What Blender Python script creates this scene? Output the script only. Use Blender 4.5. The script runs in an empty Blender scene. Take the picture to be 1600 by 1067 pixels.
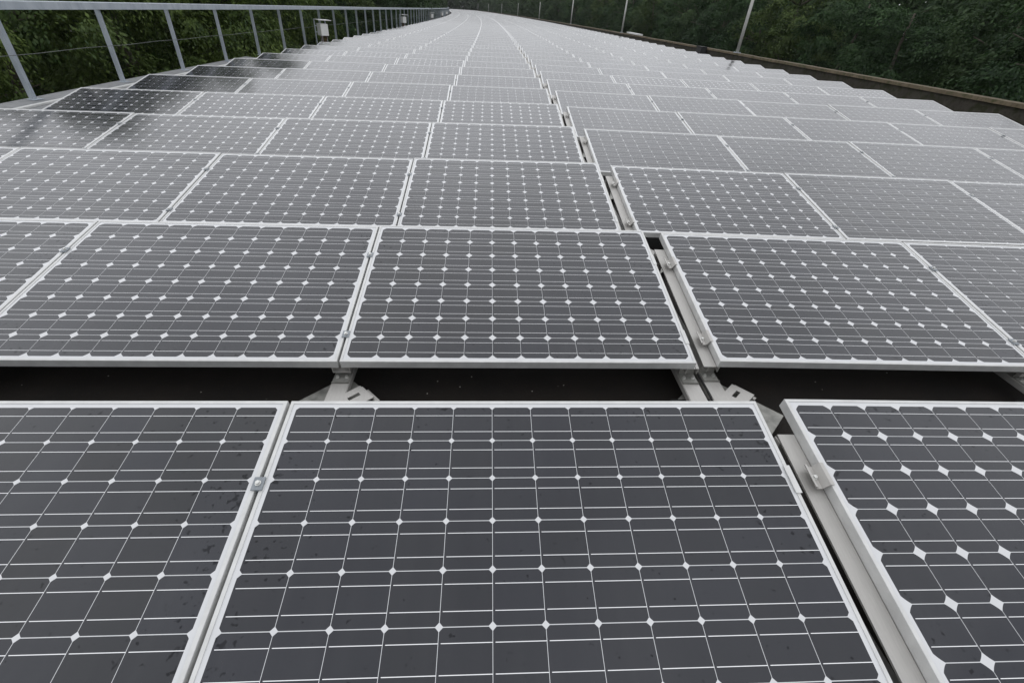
import bpy, bmesh, math, random
import numpy as np
from mathutils import Matrix, Vector
R = math.radians
C = bpy.context.scene.collection
scene = bpy.context.scene

# ------------------------------------------------------------------ camera
PITCH, YAW, ROLL, FPX = 0.62189, 0.08569, 0.08674, 725.28
cam = bpy.data.cameras.new('camera')
cam.sensor_width = 36.0
cam.lens = 36.0 * FPX / 1600.0
cam.clip_start, cam.clip_end = 0.05, 3000
co = bpy.data.objects.new('camera', cam); C.objects.link(co)
def cam_axes(p, y, r):
    f = Vector((0, math.cos(p), -math.sin(p))); u = Vector((0, math.sin(p), math.cos(p))); x = Vector((1, 0, 0))
    Rz = Matrix.Rotation(-y, 3, 'Z')
    f, u, x = Rz @ f, Rz @ u, Rz @ x
    return x * math.cos(r) + u * math.sin(r), u * math.cos(r) - x * math.sin(r), f
ax, au, af = cam_axes(PITCH, YAW, ROLL)
m = Matrix((ax, au, -af)).transposed().to_4x4()
m.translation = Vector((0.5802, -0.1294, 1.2376))
co.matrix_world = m
scene.camera = co

# ------------------------------------------------------------------ light
SUN_EL, SUN_AZ = 52.0, -12.0           # azimuth clockwise from +Y: the sun stands ahead of the camera behind thick cloud
SKY_STRENGTH = 0.10
CLOUD = 0.92                           # how much of the blue sky the cloud layer covers
CL_BASE, CL_BAND = 9.0, 11.2           # cloud radiance away from and inside the bright band
EXPOSURE = 0.0
w = bpy.data.worlds.new('World'); scene.world = w; w.use_nodes = True
nt = w.node_tree; nt.nodes.clear()
def wm(op, a, b=None, clamp=False):
    nd = nt.nodes.new('ShaderNodeMath'); nd.operation = op; nd.use_clamp = clamp
    for i, x in enumerate((a, b)):
        if x is None: continue
        if isinstance(x, (int, float)): nd.inputs[i].default_value = x
        else: nt.links.new(x, nd.inputs[i])
    return nd.outputs[0]
sky = nt.nodes.new('ShaderNodeTexSky'); sky.sky_type = 'NISHITA'; sky.sun_disc = False
sky.sun_elevation = R(SUN_EL); sky.sun_rotation = R(SUN_AZ)
sky.air_density = 1.0; sky.dust_density = 1.0; sky.ozone_density = 1.0
tcw = nt.nodes.new('ShaderNodeTexCoord')
sx = nt.nodes.new('ShaderNodeSeparateXYZ'); nt.links.new(tcw.outputs['Generated'], sx.inputs[0])
dz = sx.outputs[2]
dy = wm('ADD', wm('MULTIPLY', sx.outputs[1], math.cos(R(SUN_AZ))), wm('MULTIPLY', sx.outputs[0], math.sin(R(SUN_AZ))))
t_ = wm('DIVIDE', wm('SUBTRACT', dz, 0.60), 0.43)
band = wm('SUBTRACT', 1.0, wm('MULTIPLY', t_, t_), clamp=True)
band = wm('MULTIPLY', band, wm('ADD', 0.10, wm('MULTIPLY', dy, 0.90), clamp=True))
nz_ = nt.nodes.new('ShaderNodeTexNoise'); nz_.inputs['Scale'].default_value = 2.6; nz_.inputs['Detail'].default_value = 4; nz_.inputs['Roughness'].default_value = 0.5
nt.links.new(tcw.outputs['Generated'], nz_.inputs['Vector'])
lum = wm('ADD', wm('MULTIPLY', wm('SUBTRACT', 1.0, wm('MULTIPLY', dy, 0.35)), CL_BASE), wm('MULTIPLY', band, CL_BAND))
lum = wm('MULTIPLY', lum, wm('ADD', 0.62, wm('MULTIPLY', nz_.outputs['Fac'], 0.76)))
cc = nt.nodes.new('ShaderNodeCombineColor')
nt.links.new(wm('MULTIPLY', lum, 0.98), cc.inputs[0]); nt.links.new(lum, cc.inputs[1]); nt.links.new(wm('MULTIPLY', lum, 1.035), cc.inputs[2])
mxw = nt.nodes.new('ShaderNodeMix'); mxw.data_type = 'RGBA'; mxw.inputs[0].default_value = CLOUD
nt.links.new(sky.outputs[0], mxw.inputs[6]); nt.links.new(cc.outputs[0], mxw.inputs[7])
bg = nt.nodes.new('ShaderNodeBackground'); bg.inputs['Strength'].default_value = SKY_STRENGTH
wo = nt.nodes.new('ShaderNodeOutputWorld')
nt.links.new(mxw.outputs[2], bg.inputs[0]); nt.links.new(bg.outputs[0], wo.inputs[0])
sd = bpy.data.lights.new('sun', 'SUN'); sd.energy = 0.5; sd.angle = R(120); sd.color = (1.0, 0.97, 0.93)
so = bpy.data.objects.new('sun', sd); C.objects.link(so)
d = Vector((math.sin(R(SUN_AZ)) * math.cos(R(SUN_EL)), math.cos(R(SUN_AZ)) * math.cos(R(SUN_EL)), math.sin(R(SUN_EL))))
so.rotation_euler = d.to_track_quat('Z', 'Y').to_euler(); so.location = d * 60
vs = scene.view_settings
vs.view_transform = 'Standard'; vs.look = 'None'; vs.gamma = 1.0; vs.use_curve_mapping = False
vs.exposure = EXPOSURE

# ------------------------------------------------------------------ helpers
random.seed(7)
def tag(o, label=None, cat=None, group=None, kind=None):
    if label: o['label'] = label
    if cat: o['category'] = cat
    if group: o['group'] = group
    if kind: o['kind'] = kind
    return o
def empty(name, mw, label=None, cat=None, group=None):
    o = bpy.data.objects.new(name, None); C.objects.link(o); o.matrix_world = mw
    o.empty_display_size = 0.1
    return tag(o, label, cat, group)
def link(name, me, parent=None, mw=None):
    o = bpy.data.objects.new(name, me); C.objects.link(o)
    if parent: o.parent = parent
    if mw is not None:
        if parent: o.matrix_local = mw
        else: o.matrix_world = mw
    return o
class MB:
    """collects verts and faces, builds one mesh"""
    def __init__(s): s.v, s.f, s.m = [], [], []
    def add(s, vs_, fs, mi=0):
        n = len(s.v); s.v += [tuple(p) for p in vs_]; s.f += [tuple(i + n for i in f) for f in fs]; s.m += [mi] * len(fs)
    def box(s, a, b, mat=None, mi=0):
        (x0, y0, z0), (x1, y1, z1) = a, b
        P = [Vector(p) for p in ((x0,y0,z0),(x1,y0,z0),(x1,y1,z0),(x0,y1,z0),(x0,y0,z1),(x1,y0,z1),(x1,y1,z1),(x0,y1,z1))]
        if mat: P = [mat @ p for p in P]
        s.add(P, [(0,3,2,1),(4,5,6,7),(0,1,5,4),(1,2,6,5),(2,3,7,6),(3,0,4,7)], mi)
    def prism(s, poly, z0, z1, mat=None, mi=0):
        n = len(poly)
        P = [Vector((x, y, z0)) for x, y in poly] + [Vector((x, y, z1)) for x, y in poly]
        if mat: P = [mat @ p for p in P]
        s.add(P, [tuple(reversed(range(n))), tuple(range(n, 2 * n))] + [(i, (i + 1) % n, n + (i + 1) % n, n + i) for i in range(n)], mi)
    def tube(s, pts, rad, n=8, mi=0, cap=True):
        pts = [Vector(p) for p in pts]
        rad = rad if isinstance(rad, (list, tuple)) else [rad] * len(pts)
        base = len(s.v); rings = []
        for i, p in enumerate(pts):
            t = (pts[min(i + 1, len(pts) - 1)] - pts[max(i - 1, 0)]).normalized()
            a = t.orthogonal().normalized() if i == 0 else (a - t * a.dot(t)).normalized()
            b = t.cross(a)
            for k in range(n):
                q = 2 * math.pi * k / n
                s.v.append(tuple(p + (a * math.cos(q) + b * math.sin(q)) * rad[i]))
        for i in range(len(pts) - 1):
            for k in range(n):
                s.f.append((base + i*n + k, base + i*n + (k+1) % n, base + (i+1)*n + (k+1) % n, base + (i+1)*n + k)); s.m.append(mi)
        if cap:
            s.f.append(tuple(base + k for k in reversed(range(n)))); s.m.append(mi)
            s.f.append(tuple(base + (len(pts)-1)*n + k for k in range(n))); s.m.append(mi)
    def mesh(s, name, mats, smooth=False, bevel=0):
        me = bpy.data.meshes.new(name); me.from_pydata(s.v, [], s.f)
        for mt in (mats if isinstance(mats, (list, tuple)) else [mats]): me.materials.append(mt)
        me.polygons.foreach_set('material_index', s.m)
        if bevel:
            bm = bmesh.new(); bm.from_mesh(me)
            bmesh.ops.bevel(bm, geom=[e for e in bm.edges if e.is_manifold and e.calc_face_angle(0) > 0.6], offset=bevel, segments=2, affect='EDGES', clamp_overlap=True)
            bm.to_mesh(me); bm.free()
        if smooth: me.polygons.foreach_set('use_smooth', [True] * len(me.polygons))
        me.update(); return me

# ------------------------------------------------------------------ materials
class NT:
    def __init__(s, name):
        s.mat = bpy.data.materials.new(name); s.mat.use_nodes = True
        s.t = s.mat.node_tree; s.t.nodes.clear()
        s.out = s.t.nodes.new('ShaderNodeOutputMaterial')
    def n(s, typ, **kw):
        nd = s.t.nodes.new(typ)
        for k, v in kw.items(): setattr(nd, k, v)
        return nd
    def l(s, a, b): s.t.links.new(a, b)
    def math(s, op, a, b=None, c=None, clamp=False):
        nd = s.n('ShaderNodeMath', operation=op, use_clamp=clamp)
        for i, x in enumerate((a, b, c)):
            if x is None: continue
            if isinstance(x, (int, float)): nd.inputs[i].default_value = x
            else: s.l(x, nd.inputs[i])
        return nd.outputs[0]
    def mixc(s, f, a, b):
        nd = s.n('ShaderNodeMix', data_type='RGBA')
        for sock, x in ((nd.inputs[0], f), (nd.inputs[6], a), (nd.inputs[7], b)):
            if isinstance(x, (int, float)): sock.default_value = x
            elif isinstance(x, tuple): sock.default_value = (*x, 1) if len(x) == 3 else x
            else: s.l(x, sock)
        return nd.outputs[2]
    def noise(s, vec, scale, detail=3, rough=0.5):
        nd = s.n('ShaderNodeTexNoise'); nd.inputs['Scale'].default_value = scale; nd.inputs['Detail'].default_value = detail; nd.inputs['Roughness'].default_value = rough
        if vec is not None: s.l(vec, nd.inputs['Vector'])
        return nd.outputs['Fac']
    def ramp(s, f, lo, hi):
        nd = s.n('ShaderNodeMapRange'); nd.clamp = True
        s.l(f, nd.inputs[0]); nd.inputs[1].default_value = lo; nd.inputs[2].default_value = hi
        return nd.outputs[0]
    def principled(s, base=None, rough=0.5, metal=0.0, spec=0.5, ior=None):
        b = s.n('ShaderNodeBsdfPrincipled')
        for nm, x in (('Base Color', base), ('Roughness', rough), ('Metallic', metal), ('Specular IOR Level', spec)):
            if x is None: continue
            if isinstance(x, tuple): b.inputs[nm].default_value = (*x, 1)
            elif isinstance(x, (int, float)): b.inputs[nm].default_value = x
            else: s.l(x, b.inputs[nm])
        if ior: b.inputs['IOR'].default_value = ior
        s.l(b.outputs[0], s.out.inputs[0]); return b
    def bump(s, b, h, strength=0.3, dist=0.002):
        nd = s.n('ShaderNodeBump'); nd.inputs['Strength'].default_value = strength; nd.inputs['Distance'].default_value = dist
        s.l(h, nd.inputs['Height']); s.l(nd.outputs[0], b.inputs['Normal'])

CELL, PW, PH, MARG, MX = 0.128, 1.583, 1.074, 0.025, 0.0235
def glass_material(name, rad):
    """cells, busbars and white backing sheet under glass; UV is in metres from the panel's near left corner"""
    t = NT(name)
    uv = t.n('ShaderNodeUVMap', uv_map='UVMap').outputs[0]
    sp = t.n('ShaderNodeSeparateXYZ'); t.l(uv, sp.inputs[0]); X, Y = sp.outputs[0], sp.outputs[1]
    u = t.math('DIVIDE', t.math('SUBTRACT', X, MX), CELL); v = t.math('DIVIDE', t.math('SUBTRACT', Y, MARG), CELL)
    fu = t.math('SUBTRACT', t.math('FRACT', u), 0.5); fv = t.math('SUBTRACT', t.math('FRACT', v), 0.5)
    au_, av_ = t.math('ABSOLUTE', fu), t.math('ABSOLUTE', fv)
    inside = t.math('MULTIPLY', t.math('LESS_THAN', t.math('ABSOLUTE', t.math('SUBTRACT', u, 6.0)), 6.0),
                    t.math('LESS_THAN', t.math('ABSOLUTE', t.math('SUBTRACT', v, 4.0)), 4.0))
    r2 = t.math('ADD', t.math('MULTIPLY', fu, fu), t.math('MULTIPLY', fv, fv))
    cell = t.math('MULTIPLY', t.math('LESS_THAN', au_, 0.5 - 0.0050), t.math('LESS_THAN', av_, 0.5 - 0.0075))
    cell = t.math('MULTIPLY', t.math('MULTIPLY', cell, t.math('LESS_THAN', r2, rad * rad)), inside)
    bus = t.math('LESS_THAN', t.math('ABSOLUTE', t.math('SUBTRACT', av_, 0.24)), 0.0066)
    bus = t.math('MULTIPLY', t.math('MULTIPLY', bus, t.math('GREATER_THAN', fu, -0.45)), inside)
    # per-cell tone
    cid = t.n('ShaderNodeCombineXYZ'); t.l(t.math('FLOOR', u), cid.inputs[0]); t.l(t.math('FLOOR', v), cid.inputs[1])
    oi = t.n('ShaderNodeObjectInfo').outputs['Random']
    t.l(t.math('MULTIPLY', oi, 97.0), cid.inputs[2])
    wn = t.n('ShaderNodeTexWhiteNoise'); t.l(cid.outputs[0], wn.inputs['Vector'])
    tone = t.mixc(wn.outputs['Value'], (0.0068, 0.0080, 0.0115), (0.0120, 0.0140, 0.0215))
    tone = t.mixc(t.math('MULTIPLY', oi, 0.8), tone, (0.0070, 0.0085, 0.0165))
    # fine silver fingers at right angles to the busbars
    fing = t.math('LESS_THAN', t.math('FRACT', t.math('MULTIPLY', X, 1000.0 / 2.4)), 0.07)
    tone = t.mixc(t.math('MULTIPLY', fing, 0.04), tone, (0.4, 0.4, 0.4))
    # droplet and lichen marks, crowding near the panel's short edges
    pos = t.n('ShaderNodeCombineXYZ'); t.l(X, pos.inputs[0]); t.l(Y, pos.inputs[1]); t.l(t.math('MULTIPLY', oi, 53.0), pos.inputs[2])
    nz = t.noise(pos.outputs[0], 58, 1, 0.5)
    edge = t.math('MINIMUM', t.math('MINIMUM', X, t.math('SUBTRACT', PW, X)), t.math('MINIMUM', t.math('MULTIPLY', Y, 1.5), t.math('MULTIPLY', t.math('SUBTRACT', PH, Y), 1.5)))
    near = t.math('SUBTRACT', 1.0, t.math('MULTIPLY', edge, 5.0), clamp=True)
    patch = t.ramp(t.noise(pos.outputs[0], 5.0, 2), 0.40, 0.62)
    thr = t.math('SUBTRACT', 0.72, t.math('MULTIPLY', t.math('MULTIPLY', near, patch), 0.185))
    spot = t.math('MULTIPLY', t.math('SUBTRACT', nz, thr), 11.0, clamp=True)
    tone = t.mixc(t.math('MULTIPLY', spot, 0.5), tone, (0.004, 0.004, 0.004))
    st = t.n('ShaderNodeMapping'); st.inputs['Scale'].default_value = (16, 1.6, 1); t.l(pos.outputs[0], st.inputs[0])
    dust = t.ramp(t.noise(st.outputs[0], 1.0, 5, 0.65), 0.42, 0.85)
    low = t.math('SUBTRACT', 1.0, t.math('MULTIPLY', Y, 9.0), clamp=True)          # grime gathers above the lower lip
    dust = t.math('ADD', t.math('MULTIPLY', dust, 0.026), t.math('MULTIPLY', t.math('MULTIPLY', low, patch), 0.05))
    tone = t.mixc(dust, tone, (0.28, 0.28, 0.275))
    sheet = t.mixc(t.noise(pos.outputs[0], 9, 3), (0.56, 0.565, 0.575), (0.64, 0.645, 0.655))
    col = t.mixc(cell, sheet, tone)
    col = t.mixc(bus, col, (0.85, 0.85, 0.86))
    film = t.ramp(t.noise(pos.outputs[0], 3.0, 4), 0.35, 0.75)
    rough = t.math('ADD', 0.10, t.math('MULTIPLY', film, 0.06))
    spec = t.math('SUBTRACT', 0.5, t.math('MULTIPLY', spot, 0.26))
    b = t.principled(col, rough, 0.0, spec, 1.56)
    return t.mat
def metal_material(name, lo, hi, metal=0.55, rough=0.42, scale=30, stretch=(1, 1, 1), bump=0.15):
    t = NT(name)
    tc = t.n('ShaderNodeTexCoord').outputs['Object']
    mp = t.n('ShaderNodeMapping'); mp.inputs['Scale'].default_value = stretch; t.l(tc, mp.inputs[0])
    f = t.noise(mp.outputs[0], scale, 4, 0.6)
    b = t.principled(t.mixc(t.ramp(f, 0.3, 0.7), lo, hi), t.math('ADD', rough, t.math('MULTIPLY', f, 0.15)), metal, 0.5)
    if bump: t.bump(b, t.noise(tc, 220, 2), bump, 0.001)
    return t.mat
M_small = glass_material('cells_small_diamonds', 0.651)
M_large = glass_material('cells_large_diamonds', 0.604)
M_frame = metal_material('frame_aluminium', (0.53, 0.53, 0.522), (0.66, 0.66, 0.648), 0.15, 0.40, 14, (1, 1, 1), 0.25)
M_rail = metal_material('rail_aluminium', (0.42, 0.408, 0.388), (0.48, 0.467, 0.445), 0.4, 0.42, 40, (6, 0.4, 1), 0.06)
M_plate = metal_material('galvanised_plate', (0.20, 0.20, 0.185), (0.36, 0.355, 0.33), 0.45, 0.5, 25)
M_clamp = metal_material('clamp_zinc', (0.20, 0.22, 0.24), (0.29, 0.31, 0.33), 0.5, 0.45, 60)
M_bolt = metal_material('bolt_steel', (0.6, 0.6, 0.58), (0.72, 0.72, 0.70), 0.8, 0.3, 60, bump=0)
M_galv = metal_material('railing_galvanised', (0.36, 0.40, 0.45), (0.50, 0.54, 0.58), 0.35, 0.5, 9, (1, 1, 0.4), 0.1)
M_wire = metal_material('wire_steel', (0.10, 0.11, 0.10), (0.16, 0.17, 0.16), 0.4, 0.45, 20, bump=0)
M_pole = metal_material('pole_painted', (0.38, 0.38, 0.36), (0.48, 0.48, 0.455), 0.1, 0.5, 6)
M_box = metal_material('box_plastic', (0.72, 0.72, 0.70), (0.80, 0.80, 0.78), 0.0, 0.45, 8)
M_cable = metal_material('cable_rust_red', (0.10, 0.045, 0.025), (0.16, 0.07, 0.04), 0.0, 0.7, 30)
M_black = metal_material('black_rubber', (0.012, 0.012, 0.012), (0.02, 0.02, 0.02), 0.0, 0.7, 30)

def roof_material():
    t = NT('bitumen_roof'); tc = t.n('ShaderNodeTexCoord').outputs['Object']
    f = t.noise(tc, 3, 5, 0.6)
    base = t.mixc(t.ramp(f, 0.3, 0.7), (0.008, 0.0065, 0.0055), (0.017, 0.013, 0.010))
    v = t.n('ShaderNodeTexVoronoi'); v.inputs['Scale'].default_value = 28; t.l(tc, v.inputs['Vector'])
    wn = t.n('ShaderNodeTexWhiteNoise'); t.l(v.outputs['Color'], wn.inputs['Vector'])
    sp = t.math('MULTIPLY', t.math('LESS_THAN', v.outputs['Distance'], 0.085), t.math('GREATER_THAN', wn.outputs['Value'], 0.90))
    b = t.principled(t.mixc(sp, base, (0.42, 0.40, 0.36)), 0.8, 0, 0.3)
    t.bump(b, t.noise(tc, 120, 3), 0.5, 0.004)
    return t.mat
def concrete_material(name, a, b_, moss=None, amt=0.5):
    t = NT(name); tc = t.n('ShaderNodeTexCoord').outputs['Object']
    f = t.noise(tc, 2.2, 6, 0.62)
    col = t.mixc(t.ramp(f, 0.3, 0.7), a, b_)
    col = t.mixc(t.math('MULTIPLY', t.ramp(t.noise(tc, 14, 4, 0.6), 0.5, 0.7), 0.5), col, tuple(x * 0.5 for x in a))
    if moss: col = t.mixc(t.math('MULTIPLY', t.ramp(t.noise(tc, 5.5, 5, 0.65), 0.62 - amt * 0.3, 0.72 - amt * 0.2), 0.9), col, moss)
    b = t.principled(col, 0.85, 0, 0.25); t.bump(b, t.noise(tc, 40, 5), 0.6, 0.01)
    return t.mat
M_roof = roof_material()
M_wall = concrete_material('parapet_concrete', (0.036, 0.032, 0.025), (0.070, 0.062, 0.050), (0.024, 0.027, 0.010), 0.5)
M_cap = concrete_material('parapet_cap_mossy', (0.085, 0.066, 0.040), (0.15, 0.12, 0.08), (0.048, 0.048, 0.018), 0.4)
M_coping = concrete_material('edge_coping', (0.20, 0.205, 0.21), (0.27, 0.275, 0.28))
M_soil = concrete_material('woodland_floor', (0.022, 0.020, 0.012), (0.04, 0.036, 0.02), (0.02, 0.03, 0.01), 0.6)
def leaf_material(name, a, b_):
    t = NT(name)
    ri = t.n('ShaderNodeNewGeometry').outputs['Random Per Island']
    tc = t.n('ShaderNodeTexCoord').outputs['Object']
    oi = t.n('ShaderNodeObjectInfo').outputs['Random']
    f = t.math('ADD', t.math('MULTIPLY', ri, 0.40), t.math('MULTIPLY', t.ramp(t.noise(tc, 0.8, 3), 0.40, 0.66), 0.60))
    col = t.mixc(f, a, b_)
    col = t.mixc(t.math('MULTIPLY', oi, 0.35), col, (0.030, 0.052, 0.026))
    df = t.n('ShaderNodeBsdfDiffuse'); t.l(col, df.inputs[0])
    tr = t.n('ShaderNodeBsdfTranslucent'); t.l(col, tr.inputs[0])
    gl = t.n('ShaderNodeBsdfGlossy'); gl.inputs['Roughness'].default_value = 0.45; gl.inputs[0].default_value = (0.5, 0.55, 0.5, 1)
    mx = t.n('ShaderNodeMixShader'); mx.inputs[0].default_value = 0.22; t.l(df.outputs[0], mx.inputs[1]); t.l(tr.outputs[0], mx.inputs[2])
    m2 = t.n('ShaderNodeMixShader'); m2.inputs[0].default_value = 0.03; t.l(mx.outputs[0], m2.inputs[1]); t.l(gl.outputs[0], m2.inputs[2])
    t.l(m2.outputs[0], t.out.inputs[0]); return t.mat
M_leaf_warm = leaf_material('leaves_warm_green', (0.018, 0.036, 0.010), (0.110, 0.155, 0.044))
M_leaf_dark = leaf_material('leaves_dark_green', (0.006, 0.018, 0.007), (0.068, 0.125, 0.044))
M_leaf_mid = leaf_material('leaves_mid_green', (0.012, 0.028, 0.010), (0.080, 0.128, 0.044))
M_leaf_near = leaf_material('leaves_bright_green', (0.026, 0.052, 0.012), (0.215, 0.295, 0.070))
M_leaf_fresh = leaf_material('leaves_fresh_green', (0.026, 0.052, 0.014), (0.150, 0.205, 0.055))
M_bark = concrete_material('bark', (0.06, 0.05, 0.04), (0.11, 0.095, 0.075))

# ------------------------------------------------------------------ the line of the roof (curves gently left, falls slightly)
ROW, COLP, GAP = 1.50467, 1.59411, 0.17637
SL, SR, TL, TR_ = 0.03344, 0.0180, 0.17734, 0.16900
KC, S0, GR, G0 = 3.0e-4, 20.0, 0.006, 7.0
def path(s):
    q = max(0.0, s - S0)
    return Vector((-KC * q * q, s, -GR * max(0.0, s - G0))), math.atan(2 * KC * q)
def road(s):
    p, th = path(s)
    return Matrix.Translation(p) @ Matrix.Rotation(th, 4, 'Z')
def at(s, x, z): return road(s) @ Vector((x, 0, z))
def plane_z(x, h=0.0):
    return (SL * (x - 1.536) if x < 1.62 else SR * (x - 1.7124) - 0.009) + h
def row_matrix(r, side):
    m_ = road((r - 1) * ROW) @ Matrix.Translation((1.536, 0, 0)) @ Matrix.Rotation(0.0045, 4, 'Z')
    if side == 0: return m_ @ Matrix.Rotation(-SL, 4, 'Y')
    return m_ @ Matrix.Translation((GAP, 0.0335, -0.009)) @ Matrix.Rotation(-SR, 4, 'Y')
def panel_matrix(r, col):
    """col 0 is the panel just left of the wide seam, -1.. further left; 1.. to the right of the seam"""
    side = 0 if col <= 0 else 1
    x = col * COLP - MX - 1.536 if side == 0 else (col - 1) * COLP - MX
    g = random.Random(r * 31 + col)        # no two panels lie quite alike
    j = Matrix.Rotation(R(g.gauss(0, 0.16)), 4, 'X') @ Matrix.Rotation(R(g.gauss(0, 0.07)), 4, 'Y') if r > 1 else Matrix.Identity(4)
    return row_matrix(r, side) @ Matrix.Rotation(TL if side == 0 else TR_, 4, 'X') @ Matrix.Translation((x, -MARG, g.uniform(-0.001, 0.001))) @ j
def sweep(profile, s0, s1, step, closed=True, mi=None):
    mb = MB(); n = len(profile); ss = np.arange(s0, s1 + step * 0.5, step)
    for s in ss:
        M_ = road(s)
        mb.v += [tuple(M_ @ Vector((x, 0, z))) for x, z in profile]
    for i in range(len(ss) - 1):
        for k in range(n if closed else n - 1):
            a, b = i * n + k, i * n + (k + 1) % n
            mb.f.append((a, b, b + n, a + n)); mb.m.append(mi[k] if mi else 0)
    if closed:
        mb.f.append(tuple(range(n))); mb.f.append(tuple(reversed(range((len(ss)-1)*n, len(ss)*n)))); mb.m += [0, 0]
    return mb

ORD = ['zeroth','first','second','third','fourth','fifth','sixth','seventh','eighth','ninth','tenth','eleventh','twelfth','thirteenth','fourteenth','fifteenth','sixteenth','seventeenth','eighteenth','nineteenth']
def ordw(n):
    if n < 20: return ORD[n]
    tens = {2: 'twent', 3: 'thirt', 4: 'fort', 5: 'fift', 6: 'sixt', 7: 'sevent', 8: 'eight', 9: 'ninet'}[n // 10]
    return tens + 'ieth' if n % 10 == 0 else tens + 'y-' + ORD[n % 10]

# ------------------------------------------------------------------ setting: ground, roof deck
S_END = 262.0
mb = MB(); mb.add([(-120, -40, -5.5), (120, -40, -5.5), (120, 380, -5.5), (-120, 380, -5.5)], [(0, 1, 2, 3)])
tag(link('ground', mb.mesh('ground', M_soil)), kind='structure')
prof = [(-5.62, -7), (10.62, -7), (10.62, plane_z(10.6, -0.2)), (1.63, plane_z(1.63, -0.2)), (1.60, plane_z(1.60, -0.2)), (-5.62, plane_z(-5.62, -0.2))]
tag(link('roof_deck', sweep(prof, -6, S_END, 2.0).mesh('roof_deck', [M_roof])), kind='structure')

# parapet on the right
PX = 10.30
e = empty('parapet_wall', Matrix.Translation((PX, 0, 0.0)), 'low mossy concrete parapet wall along the right edge of the roof', 'wall')
zb = plane_z(10.3, -0.21)
inv = e.matrix_world.inverted()
def child(name, mbx, mats, parent, **k):
    o = link(name, mbx.mesh(name, mats, **k), parent); o.matrix_parent_inverse = parent.matrix_world.inverted(); return o
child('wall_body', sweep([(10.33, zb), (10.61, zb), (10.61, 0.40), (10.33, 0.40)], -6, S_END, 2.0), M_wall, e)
rnd = random.Random(3)
capm = MB(); s = -6.0
while s < S_END:                        # cap stones with small uneven joints
    L = 2.0 if s < 60 else 6.0
    dz, dx = rnd.uniform(-0.006, 0.006), rnd.uniform(-0.006, 0.006)
    ring = []
    for q in (s + 0.006, s + L - 0.006):
        M_ = road(q); ring += [M_ @ Vector((x + dx, 0, z + dz)) for x, z in ((10.285, 0.402), (10.65, 0.402), (10.64, 0.470), (10.30, 0.470))]
    capm.add(ring, [(0,1,2,3),(7,6,5,4),(0,4,5,1),(1,5,6,2),(2,6,7,3),(3,7,4,0)]); s += L
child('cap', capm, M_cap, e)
# a white sheet lying on the cap and a dark box at its foot
e = MB(); e.box((-0.13, -1.6, 0), (0.15, 1.6, 0.07)); e.box((-0.15, -1.62, 0.07), (0.17, 1.62, 0.078))
tag(link('cover_panel', e.mesh('cover_panel', M_box, bevel=0.003), mw=road(34.6) @ Matrix.Translation((10.47, 3.0, 0.478))), 'long white cover panel lying on the parapet beside a pole', 'panel')
e = MB(); e.box((-0.16, -0.3, 0), (0.10, 0.3, 0.36)); e.box((-0.18, -0.32, 0.36), (0.10, 0.32, 0.40))
tag(link('junction_box', e.mesh('junction_box', M_black, bevel=0.01), mw=road(24.4) @ Matrix.Translation((10.18, 0, 0.11))), 'small black junction box against the mossy parapet', 'box')

# coping on the left edge
e = empty('edge_kerb', Matrix.Translation((-5.4, 0, -0.2)), 'pale grey two-step kerb under the nearest posts of the left railing', 'kerb')
zl = plane_z(-5.3, -0.21)
child('kerb_slab', sweep([(-5.66, zl - 0.4), (-4.98, zl), (-4.98, -0.250), (-5.66, -0.222)], -6, 14.0, 2.0), M_coping, e)
child('kerb_lip', sweep([(-5.30, -0.2345), (-5.255, -0.2365), (-5.255, -0.216), (-5.30, -0.212)], -6, 14.0, 2.0), M_frame, e)

# ------------------------------------------------------------------ solar panels
FD, LIP = 0.040, 0.011
def frame_mesh():
    bm_ = MB()
    # four mitred bars with an L section: lip 11 mm, wall 2 mm proud depth
    def bar(a, b, c, d_, a2, b2):       # outer corners a,b ; inner corners c,d
        pass
    o = [(0, 0), (PW, 0), (PW, PH), (0, PH)]
    i = [(LIP, LIP), (PW - LIP, LIP), (PW - LIP, PH - LIP), (LIP, PH - LIP)]
    ch = 0.0012
    oc = [(ch, ch), (PW - ch, ch), (PW - ch, PH - ch), (ch, PH - ch)]
    V = [(x, y, -FD) for x, y in o] + [(x, y, -ch) for x, y in o] + [(x, y, 0) for x, y in oc] + [(x, y, 0) for x, y in i] + [(x, y, -0.0045) for x, y in i] \
        + [(x, y, -FD) for x, y in i]
    F = []
    for k in range(4):
        n = (k + 1) % 4
        F += [(k, n, 4 + n, 4 + k), (4 + k, 4 + n, 8 + n, 8 + k), (8 + k, 8 + n, 12 + n, 12 + k), (12 + k, 12 + n, 16 + n, 16 + k), (n, k, 20 + k, 20 + n), (20 + n, 20 + k, 16 + k, 16 + n)]
    bm_.add(V, F)
    return bm_.mesh('frame', M_frame)
def sheet_mesh(name, mat):
    x0, y0, x1, y1, z, zb_ = LIP, LIP, PW - LIP, PH - LIP, -0.0025, -0.008
    me = bpy.data.meshes.new(name)
    me.from_pydata([(x0,y0,z),(x1,y0,z),(x1,y1,z),(x0,y1,z),(x0,y0,zb_),(x1,y0,zb_),(x1,y1,zb_),(x0,y1,zb_)], [], [(0,1,2,3),(7,6,5,4)])
    uvl = me.uv_layers.new(name='UVMap')
    for lp in me.loops: uvl.data[lp.index].uv = me.vertices[lp.vertex_index].co[:2]
    me.materials.append(mat); me.update(); return me
ME_frame = frame_mesh()
ME_glass = {'small': sheet_mesh('glass_small', M_small), 'large': sheet_mesh('glass_large', M_large)}
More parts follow.
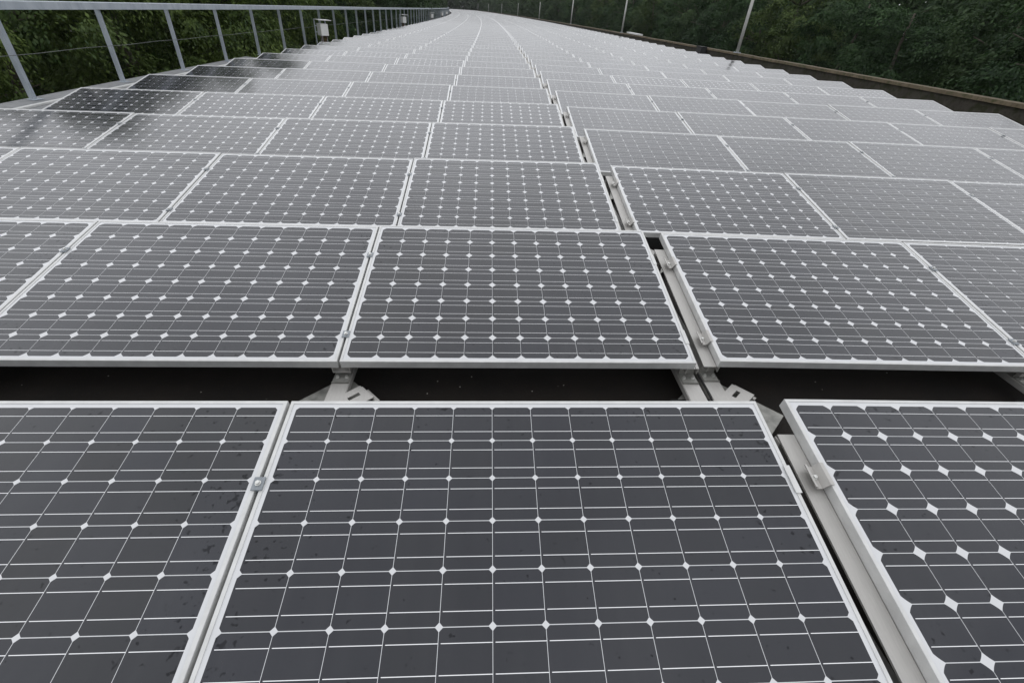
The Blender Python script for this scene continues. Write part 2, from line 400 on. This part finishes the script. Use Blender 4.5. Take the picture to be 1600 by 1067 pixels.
LARGE = {1: [1, 2], 2: [-3, -2, -1, 0, 1], 3: [-3, -2, -1, 0, 1], 4: [-3, -2, -1, 0], 5: [-3, -2, -1, 0], 8: [2, 3, 4, 5], 10: [-3, -2], 13: [0], 9: [-1], 12: [-1, -2]}
def panel(r, col):
    kind = 'large' if col in LARGE.get(r, []) else 'small'
    side = 'left' if col <= 0 else 'right'
    k = 1 - col if col <= 0 else col
    p = empty('solar_panel', panel_matrix(r, col), f'solar panel, {kind} white diamonds, {ordw(r)} row from front, {ordw(k)} column {side} of dark seam', 'solar panel', 'solar panels in rows along the roof')
    link('frame', ME_frame, p); link('cell_sheet', ME_glass[kind], p)
    return p
NEAR = 33
for r in range(1, NEAR + 1):
    for col in range(-3, 6):
        if r == 1 and (col < -2 or col > 2): continue
        panel(r, col)
# the far rows as one mass
verts, faces, uvs, mats = [], [], [], []
NR = int(S_END / ROW)
for r in range(NEAR + 1, NR):
    for col in range(-3, 6):
        M_ = panel_matrix(r, col); b = len(verts)
        q = [(0,0,0),(PW,0,0),(PW,PH,0),(0,PH,0),(LIP,LIP,0),(PW-LIP,LIP,0),(PW-LIP,PH-LIP,0),(LIP,PH-LIP,0),(LIP,LIP,-.0025),(PW-LIP,LIP,-.0025),(PW-LIP,PH-LIP,-.0025),(LIP,PH-LIP,-.0025),(0,0,-FD),(PW,0,-FD),(PW,PH,-FD),(0,PH,-FD)]
        verts += [tuple(M_ @ Vector(x)) for x in q]
        for f, mi in [((8,9,10,11),1),((0,1,5,4),0),((1,2,6,5),0),((2,3,7,6),0),((3,0,4,7),0),((12,13,1,0),0),((13,14,2,1),0),((14,15,3,2),0),((15,12,0,3),0)]:
            faces.append(tuple(b + i for i in f)); mats.append(mi); uvs += [q[i][:2] for i in f]
me = bpy.data.meshes.new('solar_panel_far'); me.from_pydata(verts, [], faces)
ul = me.uv_layers.new(name='UVMap'); ul.data.foreach_set('uv', np.array(uvs, dtype=np.float32).ravel())
me.materials.append(M_frame); me.materials.append(M_small); me.polygons.foreach_set('material_index', mats); me.update()
tag(link('solar_panel', me), 'far rows of solar panels merging into a pale sheet on the curving roof', 'solar panels', kind='stuff')

# ------------------------------------------------------------------ mounting frames under the seams
def mid_clamp_mb(v):
    m_ = MB(); m_.box((-0.0155, v - 0.020, 0.001), (0.0155, v + 0.020, 0.0050)); m_.box((-0.0035, v - 0.020, -0.03), (0.0035, v + 0.020, 0.001)); return m_
def bolt_mb(x, v, z):
    m_ = MB(); m_.tube([(x, v, z), (x, v, z + 0.002)], 0.0085, 16); m_.tube([(x, v, z + 0.002), (x, v, z + 0.0085)], 0.0062, 6); return m_
def end_clamp_mb(v, xr):
    # Z plate: foot on the rail, riser against the frame, lip over it;  xr = frame's outer edge
    m_ = MB(); a, b = v - 0.038, v + 0.038
    m_.prism([(0, 0)] * 0 or [(xr - 0.046, -0.012), (xr - 0.042, -0.012), (xr - 0.034, -0.026), (xr - 0.016, -0.026), (xr - 0.002, 0.0008), (xr + 0.008, 0.0008), (xr + 0.008, 0.004), (xr - 0.0045, 0.004), (xr - 0.018, -0.0225), (xr - 0.031, -0.0225), (xr - 0.040, -0.008), (xr - 0.046, -0.008)],
             -b, -a, Matrix(((1,0,0,0),(0,0,-1,0),(0,1,0,0),(0,0,0,1))))
    return m_
def channel_mb(x0, x1, ya, yb, zt, h, mat=None):
    """C channel, open face up, two inturned lips with a slot between"""
    m_ = MB(); w2 = (x1 - x0); t = 0.003
    m_.box((x0, ya, zt - h), (x0 + t, yb, zt), mat); m_.box((x1 - t, ya, zt - h), (x1, yb, zt), mat)
    m_.box((x0 + t, ya, zt - h), (x1 - t, yb, zt - h + t), mat)
    m_.box((x0 + t, ya, zt - t), (x0 + w2 * 0.42, yb, zt), mat); m_.box((x1 - w2 * 0.42, ya, zt - t), (x1 - t, yb, zt), mat)
    return m_
def hat_mb(x0, x1, ya, yb, zt, h, gx=0.0234):
    """closed-top rail, hollow below"""
    m_ = MB(); t = 0.003; m_.box((x0, ya, zt - t), (gx - 0.0022, yb, zt)); m_.box((gx + 0.0008, ya, zt - t), (x1, yb, zt)); m_.box((x0, ya, zt - 0.007), (x0 + t, yb, zt - t)); m_.box((x0 + 0.022, ya, zt - h), (x0 + 0.022 + t, yb, zt - t)); m_.box((x1 - t, ya, zt - h), (x1, yb, zt - t)); return m_
FM = {}
def frame_parts(kind, plain=False):
    """part meshes of one mounting frame; x=0 seam centre, tilted parts use the tilt of their half"""
    if (kind, plain) in FM: return FM[kind, plain]
    tilt = TL if kind in ('seam_left', 'wide_left') else TR_
    T = Matrix.Rotation(tilt, 4, 'X') @ Matrix.Translation((0, -MARG, 0))
    parts = []
    hw = 0.0385
    zt = -FD - 0.001
    vend = 0.985 if kind in ('seam_left', 'seam_right') else 0.95
    m_ = channel_mb(-hw, hw, 0.002, vend, zt, 0.036) if kind.startswith('seam') else hat_mb(-hw, hw, 0.002, vend, zt, 0.036); m_.v = [tuple(T @ Vector(p)) for p in m_.v]
    parts.append(('tilted_rail', m_, M_rail, 0.0, None))
    # flat base channel, running down-slope in front of the row
    m_ = MB(); m_.box((-0.040, -0.42, -0.135), (0.040, 1.03, -0.103)); 
    parts.append(('base_rail', m_, M_rail, 0.003, None))
    m_ = MB(); m_.box((-0.036, -0.052, -0.1025), (0.036, 0.018, -0.098)); m_.box((-0.036, 0.012, -0.098), (0.036, 0.016, -0.064)); m_.box((-0.038, -0.056, -0.1025), (0.038, -0.052, -0.094))
    parts.append(('angle_bracket', m_, M_plate, 0.001, None))
    for sx in (-0.02, 0.02):
        parts.append(('bolt', bolt_mb(sx, -0.018, -0.098), M_bolt, 0, None))
    # rear strut
    top = T @ Vector((0, 0.93, zt - 0.036))
    m_ = MB(); m_.box((-0.028, top.y - 0.004, -0.104), (0.028, top.y, top.z + 0.012)); m_.box((-0.028, top.y, -0.104), (-0.024, top.y + 0.03, top.z + 0.012)); m_.box((0.024, top.y, -0.104), (0.028, top.y + 0.03, top.z + 0.012))
    parts.append(('strut', m_, M_rail, 0.0, None))
    if not plain and kind != 'wide_left':
        # square foot plate turned by 45 degrees
        m_ = MB(); m_.prism([(0, 0.045), (0.275, -0.23), (0, -0.505), (-0.275, -0.23)], -0.150, -0.144)
        parts.append(('foot_plate', m_, M_plate, 0.001, None))
        # slotted plate reaching out at 45 degrees beside the channel, with a folded edge
        Q = Matrix.Translation((0.090, -0.072, -0.104)) @ Matrix.Rotation(R(43), 4, 'Z')      # x runs along the plate and ends at 0
        m_ = MB(); W = 0.103
        for (xa, xb, ya, yb) in ((-0.028, 0, -W, 0), (-0.082, -0.028, -0.034, 0), (-0.082, -0.028, -W, -0.053), (-0.17, -0.082, -W, 0)):
            m_.box((xa, ya, 0), (xb, yb, 0.004), Q)
        m_.box((0.0005, -W, -0.024), (0.0045, -0.012, 0.004), Q); m_.box((0.0045, -W - 0.01, -0.024), (0.024, -0.02, -0.020), Q)
        parts.append(('slotted_plate', m_, M_rail, 0.0, None))
    m_ = MB(); m_.box((-0.10, -0.30, -0.20), (0.10, -0.10, -0.1505))
    parts.append(('foot_pad', m_, M_black, 0.004, None))
    for v in (0.778, 0.165):
        if kind in ('seam_left', 'seam_right'):
            m_ = mid_clamp_mb(v); mat_ = M_clamp
        elif kind == 'wide_right':
            m_ = end_clamp_mb(v, 0.0234); mat_ = M_rail
        else:
            m_ = MB(); m_.box((-0.004, v - 0.045, 0.0008), (0.0145, v + 0.045, 0.0042)); m_.box((0.0065, v - 0.045, -0.041), (0.0105, v + 0.045, 0.0008)); mat_ = M_frame
        m_.v = [tuple(T @ Vector(p)) for p in m_.v]
        bx, bz = {'seam_left': (0, 0.0055), 'seam_right': (0, 0.0055), 'wide_right': (-0.0015, -0.0225), 'wide_left': (0.018, -0.0405)}[kind]
        bb = bolt_mb(bx, v, bz); bb.v = [tuple(T @ Vector(p)) for p in bb.v]
        parts.append(('clamp', m_, mat_, 0.0, ('bolt', bb.mesh('clamp_bolt', M_bolt))))
    FM[kind, plain] = [(n, mm.mesh(n, mat_, bevel=bv), sub) for n, mm, mat_, bv, sub in parts]
    return FM[kind, plain]
def mount(r, side, x, kind, where, plain=False):
    e_ = empty('mounting_frame', row_matrix(r, side) @ Matrix.Translation((x, 0, 0)), f'aluminium mounting frame, {ordw(r)} row, {where}', 'mounting frame', 'mounting frames under the panel seams')
    for n, me_, sub in frame_parts(kind, plain):
        o = link(n, me_, e_)
        if sub: link(sub[0], sub[1], o)
GW = COLP - PW
for r in range(1, 15):
    mount(r, 0, 1.548 - 1.536, 'wide_left', 'left rail of the dark wide seam')
    mount(r, 1, -0.0469, 'wide_right', 'right rail of the dark wide seam')
    if r <= 7:
        for k in (0, -1, -2):
            if r == 1 and k < -1: continue
            mount(r, 0, k * COLP - MX - 1.536 - GW / 2, 'seam_left', f'{ordw(1 - k)} narrow seam left of the dark seam', k != 0)
        for k in (1, 2, 3, 4):
            if r == 1 and k > 1: continue
            mount(r, 1, k * COLP - MX - GW / 2, 'seam_right', f'{ordw(k)} narrow seam right of the dark seam', True)
# a cable in the wide seam
mb = MB(); pts = []
for i in range(120):
    y = -0.2 + i * 0.2
    pts.append(at(y, 1.622 + 0.006 * math.sin(i * 1.7), plane_z(1.6, -0.13) + 0.012 * math.sin(i * 0.9)))
mb.tube(pts, 0.005, 6)
tag(link('cable', mb.mesh('cable', M_black, smooth=True)), 'thin black cable lying in the dark wide seam between the panels', 'cable')

# ------------------------------------------------------------------ railing on the left
FX, RTOP = -5.53, 0.855
e = empty('guard_railing', Matrix.Translation((FX, 0, -0.22)), 'galvanised steel guard railing with angle posts along the left roof edge', 'railing')
post = MB()
post.prism([(-0.045, -0.045), (0.045, -0.045), (0.045, -0.037), (-0.037, -0.037), (-0.037, 0.045), (-0.045, 0.045)], -0.01, 1.075 - 0.07)
post.box((-0.06, -0.07, -0.018), (0.06, 0.07, -0.010))
me_post = post.mesh('post', M_galv, bevel=0.002)
posts = []
s = 7.1 - 1.885 * 4
while s < 185: posts.append(s); s += 1.885
for q in posts[:100]:
    o = link('post', me_post, e); o.matrix_parent_inverse = e.matrix_world.inverted()
    o.matrix_basis = road(q) @ Matrix.Translation((FX, 0, -0.210)) @ Matrix.Rotation(R(-20), 4, 'Z')
x0, x1, z1, z0 = FX - 0.045, FX + 0.045, RTOP, RTOP - 0.088
child('top_rail', sweep([(x1, z0), (x1 + 0.008, z0), (x1 + 0.008, z1), (x0, z1 + 0.004), (x0, z1 - 0.004), (x1, z1 - 0.008)], -6, 190, 1.885 * 0.5), M_galv, e)
wr = MB(); pts = []
for i in range(len(posts) * 2):
    q = -3 + i * 1.885 / 2
    pts.append(at(q, FX + 0.05, 0.30 - 0.012 * (i % 2)))
wr.tube(pts[:180], 0.0035, 6)
child('tension_wire', wr, M_wire, e)

# electrical boxes on the roof side of the railing
bxm = MB(); bxm.box((-0.19, -0.165, 0), (0.19, 0.165, 0.46)); ME_b = bxm.mesh('box_body', M_box, bevel=0.008)
bxm = MB(); bxm.box((0.1905, -0.15, 0.015), (0.198, 0.15, 0.445)); bxm.box((0.198, 0.10, 0.20), (0.207, 0.12, 0.26)); ME_d = bxm.mesh('box_door', M_box, bevel=0.003)
bxm = MB(); bxm.box((-0.26, -0.26, 0.600), (0.28, 0.30, 0.614)); bxm.box((0.2805, -0.26, 0.585), (0.288, 0.30, 0.614)); ME_r = bxm.mesh('rain_hood', M_frame, bevel=0.003)
bxm = MB()
for yy in (-0.24, 0.24): bxm.box((-0.24, yy - 0.02, -0.38), (-0.20, yy + 0.02, 0.60)); 
bxm.box((-0.20, -0.28, 0.10), (-0.17, 0.28, 0.14)); bxm.box((-0.20, -0.28, 0.34), (-0.17, 0.28, 0.38)); ME_s = bxm.mesh('stand', M_galv)
bxm = MB()
for k in range(4): bxm.tube([(0.02 + 0.02 * k, -0.12 + 0.08 * k, 0.0), (0.03 + 0.01 * k, -0.11 + 0.07 * k, -0.15), (0.06, -0.08 + 0.05 * k, -0.38)], 0.018, 8)
ME_c = bxm.mesh('cable_bundle', M_cable, smooth=True)
for (q, lb) in ((19.4, 'white electrical box with flat hood by the railing, nearest of the boxes'), (38.1, 'white electrical box with flat hood by the railing, second nearest box'),
                (59.6, 'white electrical box with flat hood far along the railing, third nearest'), (78.5, 'white electrical box with flat hood far along the railing, fourth nearest'), (95.0, 'tiny white electrical box at the far end of the railing')):
    b_ = empty('electrical_box', road(q) @ Matrix.Translation((-5.22, 0, 0.05)) @ Matrix.Rotation(R(-50), 4, 'Z') @ Matrix.Diagonal((0.80, 0.80, 0.75, 1)), lb, 'electrical box', 'white boxes along the railing')
    for n, me_ in (('box_body', ME_b), ('door', ME_d), ('rain_hood', ME_r), ('stand', ME_s), ('cable_bundle', ME_c)): link(n, me_, b_)

# slender poles behind the parapet
pm = MB(); pm.tube([(0, 0, 0), (0, 0, 1.2), (0, 0, 2.35)], [0.062, 0.058, 0.054], 14); ME_p = pm.mesh('shaft', M_pole, smooth=True)
pm = MB(); pm.box((-0.11, -0.11, 0), (0.11, 0.11, 0.014)); 
for sx in (-1, 1):
    for sy in (-1, 1): pm.tube([(sx*0.08, sy*0.08, 0.014), (sx*0.08, sy*0.08, 0.035)], 0.012, 6)
ME_pb = pm.mesh('base_plate', M_galv)
PL = [21.44, 41.14, 65.16, 96.26, 132.1, 171.3, 212.0, 250.0]
for i, q in enumerate(PL):
    where = ['nearest of the row', 'second nearest', 'third nearest', 'fourth nearest', 'fifth nearest', 'sixth nearest', 'second farthest', 'farthest of the row'][i]
    e_ = empty('pole', road(q) @ Matrix.Translation((10.47, 0, 0.474)), f'slender pale grey pole standing on the mossy parapet, {where}', 'pole', 'poles along the right parapet')
    link('shaft', ME_p, e_); link('base_plate', ME_pb, e_)

# ------------------------------------------------------------------ trees
def crown_arrays(seed, nclump, nleaf, leaf, H, Rw, z0, droop=0.5, spread=0.3, nl=18, lobe=(0.30, 0.50)):
    """leaf-sized rhombs on sprays round a set of lobes, with gaps between the lobes; returns (n,4,3)"""
    g = np.random.default_rng(seed)
    f = np.linspace(0.06, 0.90, nl)
    wid = np.sin(np.pi * (0.16 + 0.80 * f)) ** 0.6 * 0.78              # outline: broad low down, narrowing to the top
    ang = np.arange(nl) * 2.4 + g.uniform(-0.5, 0.5, nl)
    rad = Rw * wid * g.uniform(0.55, 1.0, nl)
    lob = np.stack([rad * np.cos(ang), rad * np.sin(ang), z0 + (H - z0) * f + g.uniform(-0.3, 0.3, nl)], 1)
    lr = Rw * g.uniform(*lobe, nl) * (1.08 - 0.35 * f)
    k = g.choice(nl, nclump, p=lr ** 2 / (lr ** 2).sum())
    dv = g.normal(size=(nclump, 3)); dv[:, 2] = dv[:, 2] * 0.9 + 0.25; dv /= np.linalg.norm(dv, axis=1, keepdims=True)
    cc = lob[k] + dv * (lr[k] * g.uniform(0.62, 1.0, nclump) ** 0.6)[:, None] * np.array([1, 1, 0.8])
    per = np.maximum(6, (nleaf / nclump * g.uniform(0.35, 1.8, nclump))).astype(int)
    idx = np.repeat(np.arange(nclump), per); n = len(idx)
    sg = (spread * g.uniform(0.6, 1.5, nclump))[idx]
    off = g.normal(size=(n, 3)) * sg[:, None] * np.array([1, 1, 0.38])
    off[:, 2] -= droop * (off[:, 0] ** 2 + off[:, 1] ** 2) / np.maximum(sg, 0.05) * 0.45
    p = cc[idx] + off
    nrm = dv[idx] * 0.75 + np.array([0, 0, 0.45]) + g.normal(size=(n, 3)) * 0.42
    nrm /= np.linalg.norm(nrm, axis=1, keepdims=True)
    a = dv[idx] * np.array([1, 1, 0]) * 0.8 + off / np.maximum(sg, 0.05)[:, None] * 0.5 + g.normal(size=(n, 3)) * 0.5; a[:, 2] -= droop
    a -= nrm * (a * nrm).sum(1, keepdims=True)
    a /= np.linalg.norm(a, axis=1, keepdims=True) + 1e-9
    b = np.cross(nrm, a)
    L = leaf * g.uniform(0.6, 1.4, n)[:, None]
    W = L * 0.25
    return np.stack([p - a * L * 0.5, p - b * W, p + a * L * 0.5, p + b * W], 1)
def leaf_mesh(name, q, mat):
    n = len(q); me = bpy.data.meshes.new(name)
    me.vertices.add(n * 4); me.vertices.foreach_set('co', q.reshape(-1).astype(np.float32))
    me.loops.add(n * 4); me.loops.foreach_set('vertex_index', np.arange(n * 4, dtype=np.int32))
    me.polygons.add(n); me.polygons.foreach_set('loop_start', np.arange(0, n * 4, 4, dtype=np.int32))
    me.materials.append(mat); me.update(calc_edges=True); me.validate(); return me
def trunk_mesh(seed, H, Rw, z0):
    rg = random.Random(seed); mb_ = MB()
    pts = [Vector((0.25 * math.sin(i * 0.9 + seed), 0.2 * math.cos(i * 1.1 + seed) - 0.2, H * 0.92 * i / 7)) for i in range(8)]
    mb_.tube(pts, [0.20 * (1 - i / 8.2) + 0.01 for i in range(8)], 9)
    for k in range(12):
        i = rg.randint(1, 6); a = rg.uniform(0, 6.28); L = Rw * rg.uniform(0.55, 0.95)
        p0 = pts[i]; dirv = Vector((math.cos(a), math.sin(a), rg.uniform(0.15, 0.6)))
        mb_.tube([p0, p0 + dirv * L * 0.5 + Vector((0, 0, 0.1)), p0 + dirv * L], [0.07, 0.045, 0.012], 6)
    return mb_.mesh('trunk', M_bark, smooth=True)
GZ = -5.5
def make_variant(seed, H, Rw, z0, nclump, nleaf, leaf, mat, droop, spread):
    return leaf_mesh('crown', crown_arrays(seed, nclump, nleaf, leaf, H, Rw, z0, droop, spread), mat), trunk_mesh(seed, H, Rw, z0), H
near_v = [make_variant(11, 11.0, 3.0, 1.2, 620, 90000, 0.095, M_leaf_near, 1.05, 0.22), make_variant(12, 10.2, 2.8, 1.0, 560, 85000, 0.090, M_leaf_fresh, 0.8, 0.22),
          make_variant(13, 11.8, 3.2, 1.4, 620, 90000, 0.095, M_leaf_near, 1.0, 0.22)]
mid_v = [make_variant(21, 10.4, 3.4, 1.0, 520, 52000, 0.13, M_leaf_dark, 0.5, 0.24), make_variant(22, 11.2, 3.6, 1.4, 520, 52000, 0.13, M_leaf_mid, 0.6, 0.24),
         make_variant(23, 9.8, 3.2, 0.8, 480, 50000, 0.13, M_leaf_dark, 0.6, 0.24), make_variant(24, 10.8, 3.0, 1.0, 480, 50000, 0.13, M_leaf_warm, 0.7, 0.24)]
tr = random.Random(5)
KIND = {'leaves_bright_green': 'light olive-green drooping tree', 'leaves_fresh_green': 'fresh green leafy tree', 'leaves_warm_green': 'yellow-green drooping tree', 'leaves_dark_green': 'dark green bushy tree', 'leaves_mid_green': 'mid green leafy tree'}
def tree(var, s, x, sc, label, group):
    p = at(s, x, 0); p.z = GZ
    e_ = empty('tree', Matrix.Translation(p) @ Matrix.Rotation(tr.uniform(0, 6.28), 4, 'Z') @ Matrix.Diagonal((sc * tr.uniform(0.92, 1.08), sc * tr.uniform(0.92, 1.08), sc, 1)), label, 'tree', group)
    link('crown', var[0], e_); link('trunk', var[1], e_)
nl_ = 0
s = 3.0
while s < 62:                                           # close behind the railing
    nl_ += 1; v = near_v[[0, 1, 0, 2, 1, 2][nl_ % 6]] if s < 32 else mid_v[nl_ % 4]
    kd = KIND[v[0].materials[0].name]
    tree(v, s, -9.6 + tr.uniform(-0.7, 0.5), tr.uniform(0.9, 1.05) * (0.72 if s < 11 else 1.02), f'{kd} close behind the railing, {ordw(nl_)} from the left end', 'trees behind the railing')
    s += tr.uniform(2.9, 3.8)
nr_ = 0
s = 7.0
while s < 125:                                          # beyond the parapet
    nr_ += 1; v = mid_v[(nr_ * 3 + nr_ // 3) % 4]
    kd = KIND[v[0].materials[0].name]
    tree(v, s, 18.8 + tr.uniform(-1.0, 1.4), tr.uniform(0.78, 0.98), f'{kd} beyond the mossy parapet, {ordw(nr_)} from the right edge', 'trees beyond the parapet')
    s += tr.uniform(3.6, 4.8)
# the wood behind and far away, one mass
chunks = []
base_far = [crown_arrays(41 + i, 220, 6500, 0.34, 11.0 + i * 0.7, 3.6, 0.8, 0.5, 0.34) for i in range(4)]
def far(s, x, sc=1.0):
    p = at(s, x, 0); q = base_far[tr.randrange(4)]; a = tr.uniform(0, 6.28); c_, s_ = math.cos(a), math.sin(a)
    o = q.copy() * sc; o2 = o.copy(); o2[..., 0] = o[..., 0] * c_ - o[..., 1] * s_; o2[..., 1] = o[..., 0] * s_ + o[..., 1] * c_
    o2 += np.array([p.x, p.y, GZ]); chunks.append(o2)
s = -2.0
while s < 330:
    far(s, -14.5 + tr.uniform(-1.2, 1.2), tr.uniform(0.72, 0.86) if s < 30 else tr.uniform(0.85, 1.0) if s < 60 else tr.uniform(0.95, 1.2))
    if s > 60: far(s + 1.5, -10.2 + tr.uniform(-0.8, 0.8), tr.uniform(0.85, 1.1))
    far(s + 2, -20 + tr.uniform(-1.5, 1.5), tr.uniform(0.85, 0.98) if s < 40 else tr.uniform(1.0, 1.25))
    far(s + 3, 24.0 + tr.uniform(-1.2, 1.2), tr.uniform(0.86, 0.95))
    far(s + 2.2, 27.2 + tr.uniform(-1.2, 1.2), tr.uniform(0.92, 1.02))
    far(s + 1, 30.5 + tr.uniform(-1.2, 1.2), tr.uniform(1.1, 1.25))
    far(s + 3.4, 34.5 + tr.uniform(-1.2, 1.2), tr.uniform(1.15, 1.3))
    if s > 122: far(s, 18.5 + tr.uniform(-1, 1), tr.uniform(0.88, 1.05))
    s += 4.6
for k in range(60):
    far(292 + (k % 2) * 9 + tr.uniform(0, 8), -62 + k * 1.8, tr.uniform(1.1, 1.45))
tag(link('woodland', leaf_mesh('woodland', np.concatenate(chunks), M_leaf_mid)), 'dense dark green wood behind the nearest trees and far along both sides', 'wood', kind='stuff')

# ------------------------------------------------------------------ damp air
t = NT('damp_air'); pv = t.n('ShaderNodeVolumePrincipled'); pv.inputs['Density'].default_value = 0.00020
pv.inputs['Color'].default_value = (0.93, 0.95, 0.97, 1); t.l(pv.outputs[0], t.out.inputs['Volume'])
mb = MB(); mb.box((-130, -50, -8.2), (130, 390, 13.0))
tag(link('haze', mb.mesh('haze', t.mat)), 'thin damp haze over the roof and the wood', 'haze', kind='stuff')
